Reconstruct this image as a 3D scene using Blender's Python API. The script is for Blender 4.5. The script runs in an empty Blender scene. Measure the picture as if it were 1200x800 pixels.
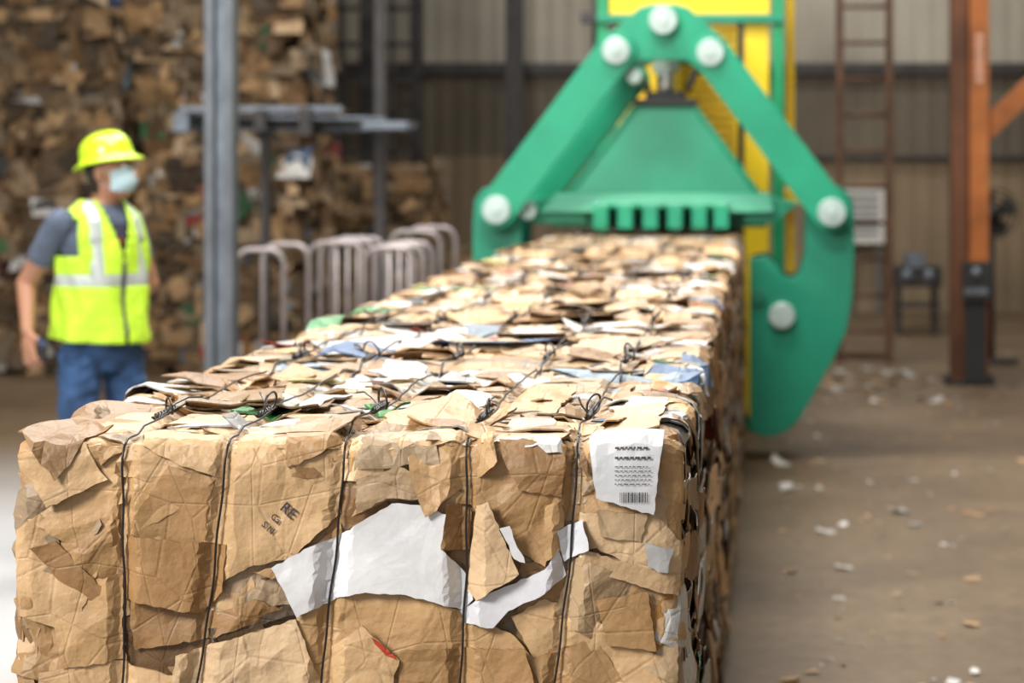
import bpy, bmesh, math, random
import numpy as np
from mathutils import Vector, Matrix
from mathutils.geometry import delaunay_2d_cdt

scene = bpy.context.scene
COL = scene.collection
try:
    scene.view_settings.view_transform = 'Standard'
    scene.view_settings.look = 'None'
except Exception:
    pass

# ------------------------------------------------------------------ materials
def new_mat(name):
    m = bpy.data.materials.new(name); m.use_nodes = True
    nt = m.node_tree
    return m, nt, nt.nodes['Principled BSDF']

def simple(name, col, rough=0.6, metal=0.0, var=0.15, scale=8.0, bump=0.0, bscale=30.0, coat=0.0):
    m, nt, b = new_mat(name)
    N, L = nt.nodes, nt.links
    tc = N.new('ShaderNodeTexCoord')
    no = N.new('ShaderNodeTexNoise'); no.inputs['Scale'].default_value = scale; no.inputs['Detail'].default_value = 5
    L.new(tc.outputs['Object'], no.inputs['Vector'])
    r = N.new('ShaderNodeValToRGB')
    r.color_ramp.elements[0].position = 0.3; r.color_ramp.elements[1].position = 0.7
    r.color_ramp.elements[0].color = (*[c*(1-var) for c in col], 1)
    r.color_ramp.elements[1].color = (*[min(1, c*(1+var)) for c in col], 1)
    L.new(no.outputs['Fac'], r.inputs['Fac']); L.new(r.outputs['Color'], b.inputs['Base Color'])
    b.inputs['Roughness'].default_value = rough; b.inputs['Metallic'].default_value = metal
    b.inputs['Coat Weight'].default_value = coat
    if bump > 0:
        n2 = N.new('ShaderNodeTexNoise'); n2.inputs['Scale'].default_value = bscale; n2.inputs['Detail'].default_value = 4
        L.new(tc.outputs['Object'], n2.inputs['Vector'])
        bp = N.new('ShaderNodeBump'); bp.inputs['Strength'].default_value = bump; bp.inputs['Distance'].default_value = 0.02
        L.new(n2.outputs['Fac'], bp.inputs['Height']); L.new(bp.outputs['Normal'], b.inputs['Normal'])
    return m

def cardboard_mat(name, s=1.0, rough=0.62, bumpd=0.012, crease=1.0):
    m, nt, b = new_mat(name)
    N, L = nt.nodes, nt.links
    at = N.new('ShaderNodeAttribute'); at.attribute_name = 'Col'
    tc = N.new('ShaderNodeTexCoord')
    n1 = N.new('ShaderNodeTexNoise'); n1.inputs['Scale'].default_value = 9*s; n1.inputs['Detail'].default_value = 7; n1.inputs['Roughness'].default_value = .62
    L.new(tc.outputs['Object'], n1.inputs['Vector'])
    mr = N.new('ShaderNodeMapRange'); mr.inputs['From Min'].default_value = .3; mr.inputs['From Max'].default_value = .7
    mr.inputs['To Min'].default_value = 0.80; mr.inputs['To Max'].default_value = 1.10
    L.new(n1.outputs['Fac'], mr.inputs['Value'])
    ds = N.new('ShaderNodeTexNoise'); ds.inputs['Scale'].default_value = 3*s; ds.inputs['Detail'].default_value = 2
    L.new(tc.outputs['Object'], ds.inputs['Vector'])
    sc = N.new('ShaderNodeVectorMath'); sc.operation = 'SCALE'; sc.inputs['Scale'].default_value = 0.35
    L.new(ds.outputs['Color'], sc.inputs[0])
    ad = N.new('ShaderNodeVectorMath'); ad.operation = 'ADD'
    L.new(tc.outputs['Object'], ad.inputs[0]); L.new(sc.outputs['Vector'], ad.inputs[1])
    v = N.new('ShaderNodeTexVoronoi'); v.feature = 'F1'; v.distance = 'MANHATTAN'; v.inputs['Scale'].default_value = 7*s
    L.new(ad.outputs['Vector'], v.inputs['Vector'])
    v2 = N.new('ShaderNodeTexVoronoi'); v2.feature = 'F1'; v2.distance = 'CHEBYCHEV'; v2.inputs['Scale'].default_value = 24*s
    L.new(ad.outputs['Vector'], v2.inputs['Vector'])
    prev = None
    for (rot, scl, sz) in (((.4, .7, .9), (1, .25, 1.6), 6), ((1.2, .2, 2.1), (1.5, .3, .8), 7)):
        mp = N.new('ShaderNodeMapping'); mp.inputs['Rotation'].default_value = rot; mp.inputs['Scale'].default_value = scl
        L.new(tc.outputs['Object'], mp.inputs['Vector'])
        v3 = N.new('ShaderNodeTexVoronoi'); v3.feature = 'DISTANCE_TO_EDGE'; v3.inputs['Scale'].default_value = sz*s
        L.new(mp.outputs['Vector'], v3.inputs['Vector'])
        cr = N.new('ShaderNodeMapRange'); cr.interpolation_type = 'SMOOTHSTEP'; cr.inputs['From Min'].default_value = 0; cr.inputs['From Max'].default_value = .025
        L.new(v3.outputs['Distance'], cr.inputs['Value'])
        if prev is None: prev = cr.outputs['Result']
        else:
            q = N.new('ShaderNodeMath'); q.operation = 'MULTIPLY'; L.new(prev, q.inputs[0]); L.new(cr.outputs['Result'], q.inputs[1]); prev = q.outputs['Value']
    cc = N.new('ShaderNodeMapRange'); cc.inputs['To Min'].default_value = 1-.08*crease; cc.inputs['To Max'].default_value = 1.0; L.new(prev, cc.inputs['Value'])
    mm = N.new('ShaderNodeMath'); mm.operation = 'MULTIPLY'; L.new(mr.outputs['Result'], mm.inputs[0]); L.new(cc.outputs['Result'], mm.inputs[1])
    mx = N.new('ShaderNodeVectorMath'); mx.operation = 'SCALE'
    L.new(at.outputs['Color'], mx.inputs[0]); L.new(mm.outputs['Value'], mx.inputs['Scale'])
    L.new(mx.outputs['Vector'], b.inputs['Base Color'])
    b.inputs['Roughness'].default_value = rough
    n3 = N.new('ShaderNodeTexNoise'); n3.inputs['Scale'].default_value = 60*s; n3.inputs['Detail'].default_value = 4
    L.new(tc.outputs['Object'], n3.inputs['Vector'])
    a1 = N.new('ShaderNodeMath'); a1.operation = 'MULTIPLY_ADD'; a1.inputs[1].default_value = 0.28
    L.new(v2.outputs['Distance'], a1.inputs[0]); L.new(v.outputs['Distance'], a1.inputs[2])
    a2 = N.new('ShaderNodeMath'); a2.operation = 'MULTIPLY_ADD'; a2.inputs[1].default_value = 0.28
    L.new(n3.outputs['Fac'], a2.inputs[0]); L.new(a1.outputs['Value'], a2.inputs[2])
    a3 = N.new('ShaderNodeMath'); a3.operation = 'MULTIPLY_ADD'; a3.inputs[1].default_value = 0.07*crease
    L.new(prev, a3.inputs[0]); L.new(a2.outputs['Value'], a3.inputs[2])
    bp = N.new('ShaderNodeBump'); bp.inputs['Strength'].default_value = 0.85; bp.inputs['Distance'].default_value = bumpd
    L.new(a3.outputs['Value'], bp.inputs['Height']); L.new(bp.outputs['Normal'], b.inputs['Normal'])
    return m

M_CARD = cardboard_mat('cardboard', 1.0, .52, .0105)
M_PAPER = cardboard_mat('white_paper', 1.0, 0.5, 0.003, .3)
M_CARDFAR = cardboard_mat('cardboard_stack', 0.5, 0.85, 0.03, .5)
M_WIRE = simple('black_wire', (.035, .034, .036), .35, .6)
M_WIRE2 = simple('tie_wire_steel', (.16, .16, .17), .35, .7)
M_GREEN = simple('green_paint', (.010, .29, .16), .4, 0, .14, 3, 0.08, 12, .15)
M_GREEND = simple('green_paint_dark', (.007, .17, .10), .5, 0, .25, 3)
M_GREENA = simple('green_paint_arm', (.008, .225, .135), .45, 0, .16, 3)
M_GREENM = simple('green_mast_paint', (.01, .30, .12), .45)
M_YEL = simple('yellow_paint', (1.0, .68, .02), .45, 0, .05)
M_YELD = simple('yellow_louvre', (.62, .36, .02), .5, 0, .1)
M_PIN = simple('pin_steel', (.46, .58, .55), .4, .3)
M_CHROME = simple('piston_chrome', (.75, .77, .78), .15, 1.0, .05)
M_BLACK = simple('black_rubber', (.02, .02, .022), .55)
M_INK = simple('printed_ink', (.05, .045, .05), .7)
M_DARKSTEEL = simple('dark_steel', (.045, .042, .042), .55, .3, .3)
M_GREYSTEEL = simple('grey_steel', (.12, .135, .155), .5, .4, .25, 5)
M_GALV = simple('galvanised', (.18, .21, .25), .5, .5, .3)
M_RUST = simple('rusty_ladder', (.10, .05, .028), .75, .1, .4)
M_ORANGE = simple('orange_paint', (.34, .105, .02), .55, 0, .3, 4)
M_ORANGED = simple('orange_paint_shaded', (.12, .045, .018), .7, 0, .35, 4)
M_WHITE = simple('white_plastic', (.7, .69, .65), .5, 0, .05)
M_TUBE = simple('tube_steel', (.34, .30, .30), .45, .5, .2)
M_WOOD = simple('pallet_wood', (.16, .10, .05), .8, 0, .3, 12)
M_TAPE = simple('packing_tape', (.50, .34, .19), .18, 0, .1, 20, .25, 50, .6)

# ------------------------------------------------------------------ mesh accumulator
class Acc:
    def __init__(s): s.v = []; s.f = []; s.c = []; s.m = []; s.s = []
    def add(s, verts, faces, col=(.5, .5, .5), mat=0, smooth=False):
        o = len(s.v); s.v.extend([tuple(map(float, p)) for p in verts])
        many = isinstance(col, list)
        for i, f in enumerate(faces):
            s.f.append(tuple(int(a)+o for a in f)); s.c.append(col[i] if many else col)
            s.m.append(mat); s.s.append(smooth)
    def box(s, a, b, mat=0, col=(.5, .5, .5)):
        x0, y0, z0 = a; x1, y1, z1 = b
        vs = [(x0,y0,z0),(x1,y0,z0),(x1,y1,z0),(x0,y1,z0),(x0,y0,z1),(x1,y0,z1),(x1,y1,z1),(x0,y1,z1)]
        s.add(vs, [(0,3,2,1),(4,5,6,7),(0,1,5,4),(1,2,6,5),(2,3,7,6),(3,0,4,7)], col, mat)
    def prism(s, poly, y0, y1, mat=0, col=(.5, .5, .5)):
        n = len(poly)
        vs = [(x, y0, z) for x, z in poly]+[(x, y1, z) for x, z in poly]
        fs = [tuple(range(n)), tuple(range(2*n-1, n-1, -1))]+[(i, i+n, (i+1) % n+n, (i+1) % n) for i in range(n)]
        s.add(vs, fs, col, mat)
    def tube(s, pts, r, mat=0, seg=8, closed=False, col=(.5, .5, .5)):
        pts = [Vector(p) for p in pts]; n = len(pts); vs = []; fs = []
        rr = r if isinstance(r, (list, tuple)) else [r]*n
        up = None
        for i, p in enumerate(pts):
            if closed: t = pts[(i+1) % n]-pts[i-1]
            else: t = pts[min(i+1, n-1)]-pts[max(i-1, 0)]
            if t.length < 1e-9: t = Vector((0, 0, 1))
            t.normalize()
            if up is None:
                up = Vector((0, 0, 1)) if abs(t.z) < .9 else Vector((1, 0, 0))
            a = t.cross(up)
            if a.length < 1e-4: a = t.cross(Vector((.3, 1, .2)))
            a.normalize(); bb = a.cross(t).normalized(); up = bb
            for k in range(seg):
                an = 2*math.pi*k/seg
                vs.append(p+(a*math.cos(an)+bb*math.sin(an))*rr[i])
        m = n if closed else n-1
        for i in range(m):
            j = (i+1) % n
            for k in range(seg):
                k2 = (k+1) % seg
                fs.append((i*seg+k, i*seg+k2, j*seg+k2, j*seg+k))
        if not closed:
            fs.append(tuple(range(seg-1, -1, -1))); fs.append(tuple((n-1)*seg+k for k in range(seg)))
        s.add(vs, fs, col, mat, True)
    def build(s, name, mats, parent=None, bevel=0.0):
        me = bpy.data.meshes.new(name); me.from_pydata(s.v, [], s.f); me.update()
        for m in mats: me.materials.append(m)
        me.polygons.foreach_set('material_index', s.m)
        me.polygons.foreach_set('use_smooth', s.s)
        at = me.color_attributes.new('Col', 'FLOAT_COLOR', 'CORNER')
        buf = np.ones((len(me.loops), 4), dtype=np.float32)
        cols = np.array(s.c, dtype=np.float32).reshape(-1, 3)
        cnt = np.array([len(f) for f in s.f])
        buf[:, :3] = np.repeat(cols, cnt, axis=0)
        at.data.foreach_set('color', buf.ravel())
        ob = bpy.data.objects.new(name, me); COL.objects.link(ob)
        if parent: ob.parent = parent
        if bevel > 0:
            md = ob.modifiers.new('bevel', 'BEVEL'); md.width = bevel; md.segments = 2; md.limit_method = 'ANGLE'
        return ob

def empty(name, loc=(0, 0, 0)):
    e = bpy.data.objects.new(name, None); e.location = loc; COL.objects.link(e); return e

# ------------------------------------------------------------------ cardboard sheets
def tri(x): return np.abs((x % 1.0)*2-1)-.5

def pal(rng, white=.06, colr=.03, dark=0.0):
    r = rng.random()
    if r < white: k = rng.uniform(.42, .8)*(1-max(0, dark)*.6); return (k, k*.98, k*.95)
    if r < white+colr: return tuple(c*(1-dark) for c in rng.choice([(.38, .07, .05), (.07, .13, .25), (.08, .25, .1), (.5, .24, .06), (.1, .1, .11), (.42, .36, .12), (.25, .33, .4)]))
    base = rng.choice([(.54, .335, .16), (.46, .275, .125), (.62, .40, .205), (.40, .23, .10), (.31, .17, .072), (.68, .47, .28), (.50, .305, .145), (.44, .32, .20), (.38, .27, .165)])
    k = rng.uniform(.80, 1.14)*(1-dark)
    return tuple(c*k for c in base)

def edge_map(E, t, nA, nB, r, ulo=None, uhi=None):
    E, t, nA, nB = map(np.array, (E, t, nA, nB))
    E = E.astype(float); Lh = r*math.pi/4
    def f(u, v, h):
        u, v, h = [np.asarray(a, float)[:, None] for a in (u, v, h)]
        th = np.clip((v+Lh)/r, 0, math.pi/2)
        nn = np.cos(th)*nA+np.sin(th)*nB
        C = E-(nA+nB)*r
        p = C+(r+h)*nn
        p = p+np.where(v < -Lh, (v+Lh), 0)*nB*1.0
        p = p-np.where(v > Lh, (v-Lh), 0)*nA*1.0
        q = .028
        if uhi is not None:
            e = np.maximum(u-(uhi-q), 0); ph = np.minimum(e/q, math.pi/2)
            p = p-nn*(q*(1-np.cos(ph))+np.maximum(e-q*math.pi/2, 0)); u = np.where(e > 0, uhi-q+(q+np.clip(h, 0, .014))*np.sin(ph), u)
        if ulo is not None:
            e = np.maximum((ulo+q)-u, 0); ph = np.minimum(e/q, math.pi/2)
            p = p-nn*(q*(1-np.cos(ph))+np.maximum(e-q*math.pi/2, 0)); u = np.where(e > 0, ulo+q-(q+np.clip(h, 0, .014))*np.sin(ph), u)
        return p+u*t
    return f

def in_poly(x, y, P):
    c = False; n = len(P); j = n-1
    for i in range(n):
        if (P[i][1] > y) != (P[j][1] > y) and x < (P[j][0]-P[i][0])*(y-P[i][1])/(P[j][1]-P[i][1])+P[i][0]: c = not c
        j = i
    return c

def sheet(acc, poly, mapf, col, lift, rng, tilt=(0, 0), crumple=.01, dens=.03, thick=.0025, mat=0, press=None, curl=0.0, torn=.004, hmin=None, hmax=None, lam0=.05, lam1=.32):
    P = []
    n = len(poly)
    for i in range(n):
        a = poly[i]; b = poly[(i+1) % n]; d = math.hypot(b[0]-a[0], b[1]-a[1]); k = max(1, int(d/dens))
        for q in range(k):
            s = q/k; j = torn if q else 0
            P.append((a[0]+(b[0]-a[0])*s+rng.uniform(-j, j), a[1]+(b[1]-a[1])*s+rng.uniform(-j, j)))
    xs = [p[0] for p in P]; ys = [p[1] for p in P]
    cu, cv = sum(xs)/len(xs), sum(ys)/len(ys); R = max(math.hypot(p[0]-cu, p[1]-cv) for p in P)
    pts = list(P); y = min(ys)+dens*.6
    while y < max(ys):
        x = min(xs)+dens*.6
        while x < max(xs):
            xx = x+rng.uniform(-.3, .3)*dens; yy = y+rng.uniform(-.3, .3)*dens
            if in_poly(xx, yy, P): pts.append((xx, yy))
            x += dens
        y += dens
    edges = [(i, (i+1) % len(P)) for i in range(len(P))]
    try:
        V, E_, F, _, _, _ = delaunay_2d_cdt([Vector(p) for p in pts], edges, [], 1, 1e-5)
    except Exception:
        return None
    if not F: return None
    dirs = []
    for k in range(4):
        an = rng.uniform(0, math.pi); lam = rng.uniform(lam0, lam1)
        dirs.append((math.cos(an)/lam, math.sin(an)/lam, rng.random(), rng.uniform(.4, 1)*lam/.2, rng.uniform(0, 9), rng.uniform(.02, .25)))
    def hf(u, v):
        u = np.asarray(u, float); v = np.asarray(v, float)
        h = np.zeros_like(u)
        for (a, b, ph, am, q, w) in dirs:
            h += am*tri(u*a+v*b+ph+w*np.sin((u*b-v*a)*1.3+q))
        h = lift+tilt[0]*(u-cu)+tilt[1]*(v-cv)+crumple*h
        if curl: h = h+curl*(((u-cu)**2+(v-cv)**2)/R**2)**1.5
        if hmin is not None: h = np.maximum(h, hmin)
        if hmax is not None: h = np.where(h > hmax, hmax+(h-hmax)*.15, h)
        if press is not None: h = np.minimum(h, press(u, v, lift))
        return h
    A = np.array([(p.x, p.y) for p in V]); h = hf(A[:, 0], A[:, 1])
    top = mapf(A[:, 0], A[:, 1], h)
    cnt = {}
    for f in F:
        for i in range(len(f)):
            e = (f[i], f[(i+1) % len(f)]); k = (min(e), max(e)); cnt.setdefault(k, []).append(e)
    bd = [v[0] for v in cnt.values() if len(v) == 1]
    low = mapf(A[:, 0], A[:, 1], h-thick); nV = len(V)
    ids = {}; extra = []
    fs = [tuple(f) for f in F]
    for a, b in bd:
        for q in (a, b):
            if q not in ids: ids[q] = nV+len(extra); extra.append(low[q])
        fs.append((b, a, ids[a], ids[b]))
    cl = [col]*len(F)+[tuple(min(.8, c*.7) for c in col)]*len(bd)
    acc.add(list(top)+extra, fs, cl, mat)
    return hf

def rand_poly(rng, cu, cv, sx, sy, ang=None):
    if ang is None: ang = rng.choice([0, 0, math.pi/2, rng.uniform(0, math.pi), rng.uniform(-.4, .4)])
    k = rng.choice([3, 4, 4, 4, 5, 6])
    base = {3: [(-1, -1), (1, -.8), (.1, 1)], 4: [(-1, -1), (1, -1), (1, 1), (-1, 1)], 5: [(-1, -1), (1, -1), (1, .3), (.4, 1), (-1, 1)],
            6: [(-1, -.6), (-.5, -1), (1, -1), (1, .8), (.1, 1), (-1, .7)]}[k]
    o = []
    for x, y in base:
        x = (x+rng.uniform(-.25, .25))*sx/2; y = (y+rng.uniform(-.25, .25))*sy/2
        o.append((cu+x*math.cos(ang)-y*math.sin(ang), cv+x*math.sin(ang)+y*math.cos(ang)))
    return o

XL, XR, ZT, YF = -1.215, -0.150, 1.235, 3.87
BL = 1.10
RAD = .024
XW = [-1.040, -.872, -.686, -.486, -.307]
XWB = [-1.043, -.925, -.722, -.496, -.345]

def wire_x(i, v):
    v = np.asarray(v, float)
    return np.where(v < 0, XW[i]+(XWB[i]-XW[i])*np.clip(-v/.4, 0, 3), XW[i])

def press_fn(u, v, lift):
    d = np.full(np.shape(u), 9.0)
    for i in range(5): d = np.minimum(d, np.abs(u-wire_x(i, v)))
    return .003+lift*.25+.95*np.maximum(d-.007, 0)

def bale_body(acc, x0, x1, y0, y1, z0, z1, res, rng, amp, r=.035, wires=True, mat=0, far=False, dark=.12):
    mn = np.array([x0, y0, z0])+amp; mx = np.array([x1, y1, z1])-amp
    if not far: mn[2] = 0.0
    seeds = np.array([[rng.uniform(x0, x1), rng.uniform(y0, y1), rng.uniform(z0, z1)] for _ in range(160)])
    scol = [pal(rng, .04, .03, dark) for _ in range(160)]
    fd = []
    for k in range(6):
        d = np.array([rng.gauss(0, 1) for _ in range(3)]); d /= np.linalg.norm(d); lam = rng.uniform(.06, .4)
        fd.append((d/lam, rng.random(), lam/.3, rng.uniform(0, 6)))
    for ax in range(3):
        for sd in (0, 1):
            if ax == 2 and sd == 0 and not far: continue
            a1, a2 = [k for k in range(3) if k != ax]
            n1 = max(2, int((mx[a1]-mn[a1])/res)); n2 = max(2, int((mx[a2]-mn[a2])/res))
            g1, g2 = np.meshgrid(np.linspace(mn[a1], mx[a1], n1+1), np.linspace(mn[a2], mx[a2], n2+1), indexing='ij')
            P = np.zeros((g1.size, 3)); P[:, a1] = g1.ravel(); P[:, a2] = g2.ravel(); P[:, ax] = (mn, mx)[sd][ax]
            inner = np.clip(P, mn+r, mx-r); D = P-inner; D /= np.maximum(np.linalg.norm(D, axis=1)[:, None], 1e-9)
            h = np.zeros(len(P))
            for (d, ph, am, q) in fd: h += am*tri(P@d+ph+.2*np.sin(P@(d[[1, 2, 0]])*.7+q))
            h = h*amp*.7
            if wires:
                dd = np.full(len(P), 9.0)
                for i in range(5):
                    wx = XW[i]+(XWB[i]-XW[i])*np.clip((z1-P[:, 2])/.4, 0, 3)*(P[:, 1] < y0+.1)*(1 if y0 < 4 else 0)
                    dd = np.minimum(dd, np.abs(P[:, 0]-wx))
                h = np.minimum(h, -.01+.25*dd)
            Q = inner+D*(r+h)[:, None]
            if not far: Q[:, 2] = np.maximum(Q[:, 2], 0.0)
            fs = []; cs = []
            C = P.reshape(n1+1, n2+1, 3)
            for i in range(n1):
                cc = (C[i, :-1]+C[i+1, 1:])/2; W = cc+.03*np.sin(cc[:, [1, 2, 0]]*31)
                idx = np.argmin(((W[:, None, :]-seeds[None])**2).sum(2), axis=1)
                for j in range(n2):
                    fs.append((i*(n2+1)+j, (i+1)*(n2+1)+j, (i+1)*(n2+1)+j+1, i*(n2+1)+j+1)); cs.append(scol[idx[j]])
            acc.add(Q, fs, cs, mat, False)

# ------------------------------------------------------------------ bale row
def wire_ties(acc, y0, y1, rng, first):
    f = edge_map((0, y0, ZT), (1, 0, 0), (0, -1, 0), (0, 0, 1), RAD)
    fb = edge_map((0, y1, ZT), (1, 0, 0), (0, 1, 0), (0, 0, 1), RAD)
    for i in range(5):
        vs = np.concatenate([np.linspace(-1.15, -.06, 50), np.linspace(-.05, .05, 9), np.linspace(.07, (y1-y0)-.04, 34)])
        us = wire_x(i, vs) if first else np.full(len(vs), XW[i])
        ph = rng.uniform(0, 6)
        us = us+.006*np.sin(vs*9+ph)*(vs > .05)+.0025*np.sin(vs*15+ph)+.0012*np.sin(vs*47+ph)
        hs = .0145+.002*np.sin(vs*23+ph)*(vs < -.05)+(.008+.009*(.5+.5*np.sin(vs*11+ph*2)))*(vs > .08)
        pts = f(us, vs, hs)
        acc.tube(pts, .0020 if first else .0028, 1, 6)
        pb = fb(np.full(6, XW[i]), np.linspace(-1.1, .06, 6), np.full(6, .001)); acc.tube(pb, .0021, 1, 5)
        ky = y0+rng.uniform(.18, .36); kx = XW[i]; kz = ZT+.030
        for q in (0, math.pi):
            acc.tube([(kx+.0045*math.cos(a*1.1+q), ky-.06+a*.0065, kz+.0045*math.sin(a*1.1+q)) for a in range(0, 24)], .0022, 1, 6)
        la = rng.uniform(.9, 2.2); R = rng.uniform(.012, .019)
        loop = []
        for k in range(19):
            a = -math.pi*.5+1.9*math.pi*k/18
            dx, dy = math.cos(la), math.sin(la)
            loop.append((kx+dx*R*2.1*math.cos(a)+.008*k/18, ky+dy*R*2.1*math.cos(a)+.02, kz+R*.8+R*.95*math.sin(a)+.25*R*math.cos(a)))
        acc.tube(loop, .0021, 1, 6)
        ta = rng.uniform(-1, 1)
        acc.tube([(kx, ky, kz), (kx+.02*ta, ky+.03, kz+.014), (kx+.045*ta, ky+.055, kz+.022), (kx+.07*ta, ky+.09, kz+.012+rng.uniform(0, .012))], .0019, 2, 6)
        if rng.random() < .6:
            acc.tube([(kx, ky-.02, kz), (kx-.025*ta, ky-.045, kz+.018), (kx-.035*ta, ky-.06, kz+.034)], .0019, 2, 6)

def make_bale(idx):
    rng = random.Random(100+idx)
    y0 = YF+idx*BL; y1 = y0+BL-.012
    acc = Acc(); first = idx == 0
    bale_body(acc, XL, XR, y0, y1, 0, ZT, .014 if first else .03, rng, .022 if first else .03, dark=.4)  # body colours darkened so gaps between sheets read as shadow
    fm = edge_map((0, y0, ZT), (1, 0, 0), (0, -1, 0), (0, 0, 1), RAD, XL, XR)
    rm = edge_map((XR, 0, ZT), (0, 1, 0), (0, 0, 1), (1, 0, 0), RAD, y0, y1)
    cm = edge_map((XR, y0, 0), (0, 0, 1), (0, -1, 0), (1, 0, 0), RAD, None, ZT)
    lm = edge_map((XL, 0, ZT), (0, 1, 0), (0, 0, 1), (-1, 0, 0), RAD, y0, y1)
    dens = .014 if first else .035
    if first:
        for k in range(76):
            sx, sy = rng.uniform(.12, .38), rng.uniform(.08, .32)
            cu = rng.uniform(XL+.06, XR-.08); cv = -rng.uniform(.06, 1.0 if k < 22 else .5)
            sheet(acc, rand_poly(rng, cu, cv, sx, sy), fm, pal(rng, .0, .0, rng.choice([-.04, .05, .18, .35])), rng.uniform(-.012, .004), rng,
                  (rng.uniform(-.05, .05), rng.uniform(-.06, .06)), rng.choice([.006, .009, .015]), .012, .0035, 0, press_fn, hmax=.009, lam0=.035, lam1=.25)
        for k in range(34):
            cz = rng.uniform(.75, 1.2)
            sheet(acc, rand_poly(rng, cz, rng.uniform(-.05, .06), rng.uniform(.05, .18), rng.uniform(.04, .13)), cm, pal(rng, .16, .03, .12),
                  rng.uniform(-.002, .010), rng, (rng.uniform(-.05, .05), rng.uniform(-.05, .05)), .012, .014, hmax=.016)
        lc = edge_map((XL, y0, 0), (0, 0, 1), (0, -1, 0), (-1, 0, 0), RAD, None, ZT)
        for k in range(34):
            cz = rng.uniform(.7, 1.2)
            sheet(acc, rand_poly(rng, cz, rng.uniform(-.09, .05), rng.uniform(.08, .24), rng.uniform(.06, .16)), lc, pal(rng, .0, .0, .08),
                  rng.uniform(-.004, .010), rng, (rng.uniform(-.08, .08), rng.uniform(-.08, .08)), .020, .014, hmax=.018, lam0=.03, lam1=.15)
    nt = 400 if first else 190
    for k in range(nt):
        sx, sy = rng.uniform(.06, .32), rng.uniform(.04, .20)
        if not first: sx *= 1.2; sy *= 1.2
        cu = rng.uniform(XL+.04, XR-.04)
        cv = rng.uniform(-.02 if first else .02, BL-.04)
        fronty = cv < .14
        hi = .006 if idx >= 7 else .014
        loose = rng.random() < .13 and idx < 7
        t = .25 if loose else (.03 if idx >= 7 else .07)
        sheet(acc, rand_poly(rng, cu, cv, sx*(.8 if loose else 1), sy if not fronty else min(sy, .12)), fm,
              pal(rng, .0 if fronty and first else .15, .0 if cv < .45 and first else .04, rng.choice([0, 0, -.1, .15, .35])), rng.uniform(-.004, hi)+(.006 if loose else 0), rng,
              (rng.uniform(-t, t)*.7, rng.uniform(-t, t)), .013 if idx < 7 else .008, dens*1.2, .003, 0,
              None if loose and rng.random() < .4 else press_fn, curl=(rng.choice([.01, .02, .03]) if loose else 0), hmin=-.02, hmax=.036 if loose else .020)
    for k in range(120 if first else 45):
        cu = rng.uniform(XL+.08, XR-.08); cv = rng.uniform(.03, BL-.06)
        sheet(acc, rand_poly(rng, cu, cv, rng.uniform(.08, .36), rng.uniform(.012, .04), rng.uniform(-.25, .25)), fm, pal(rng, .16, .0 if first else .04, rng.choice([-.15, 0, .4])),
              rng.uniform(.004, .015) if idx < 7 else .004, rng, (0, rng.uniform(-.5, .5) if idx < 7 else .1), .008, dens, .003, 0, press_fn, hmin=-.02, hmax=.026)
    for k in range(190 if first else 90):
        cu = rng.uniform(y0+.03, y1-.03); cv = rng.uniform(-.03, 1.15)
        sx, sy = rng.uniform(.06, .3), rng.uniform(.02, .14)
        sheet(acc, rand_poly(rng, cu, cv, sx, sy), rm, pal(rng, .16, .07, rng.choice([.1, .25, .45])), rng.uniform(-.012, .012), rng,
              (rng.uniform(-.14, .14), rng.uniform(-.25, .25)), .014, dens*1.6, hmax=.022)
    for k in range(40 if first else 20):
        cu = rng.uniform(y0+.06, y1-.06); cv = rng.uniform(-.03, 1.0)
        sheet(acc, rand_poly(rng, cu, cv, rng.uniform(.1, .34), rng.uniform(.05, .25)), lm, pal(rng, .06, .0, .05), rng.uniform(-.004, .010), rng,
              (rng.uniform(-.1, .1), rng.uniform(-.15, .15)), .012, .035, hmax=.014)
    wire_ties(acc, y0, y1, rng, first)
    if first: front_details(acc, fm, cm, rng)
    ob = acc.build('cardboard_bale', [M_CARD, M_WIRE, M_WIRE2, M_PAPER, M_TAPE])
    if first: front_print(ob, fm)
    return ob

SF = .001382
def F2(p):
    X = (p[0]-901)*SF; Z = 1.72-(p[1]-174)*SF
    return (X, -((ZT-Z)-RAD+RAD*math.pi/4))

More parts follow.
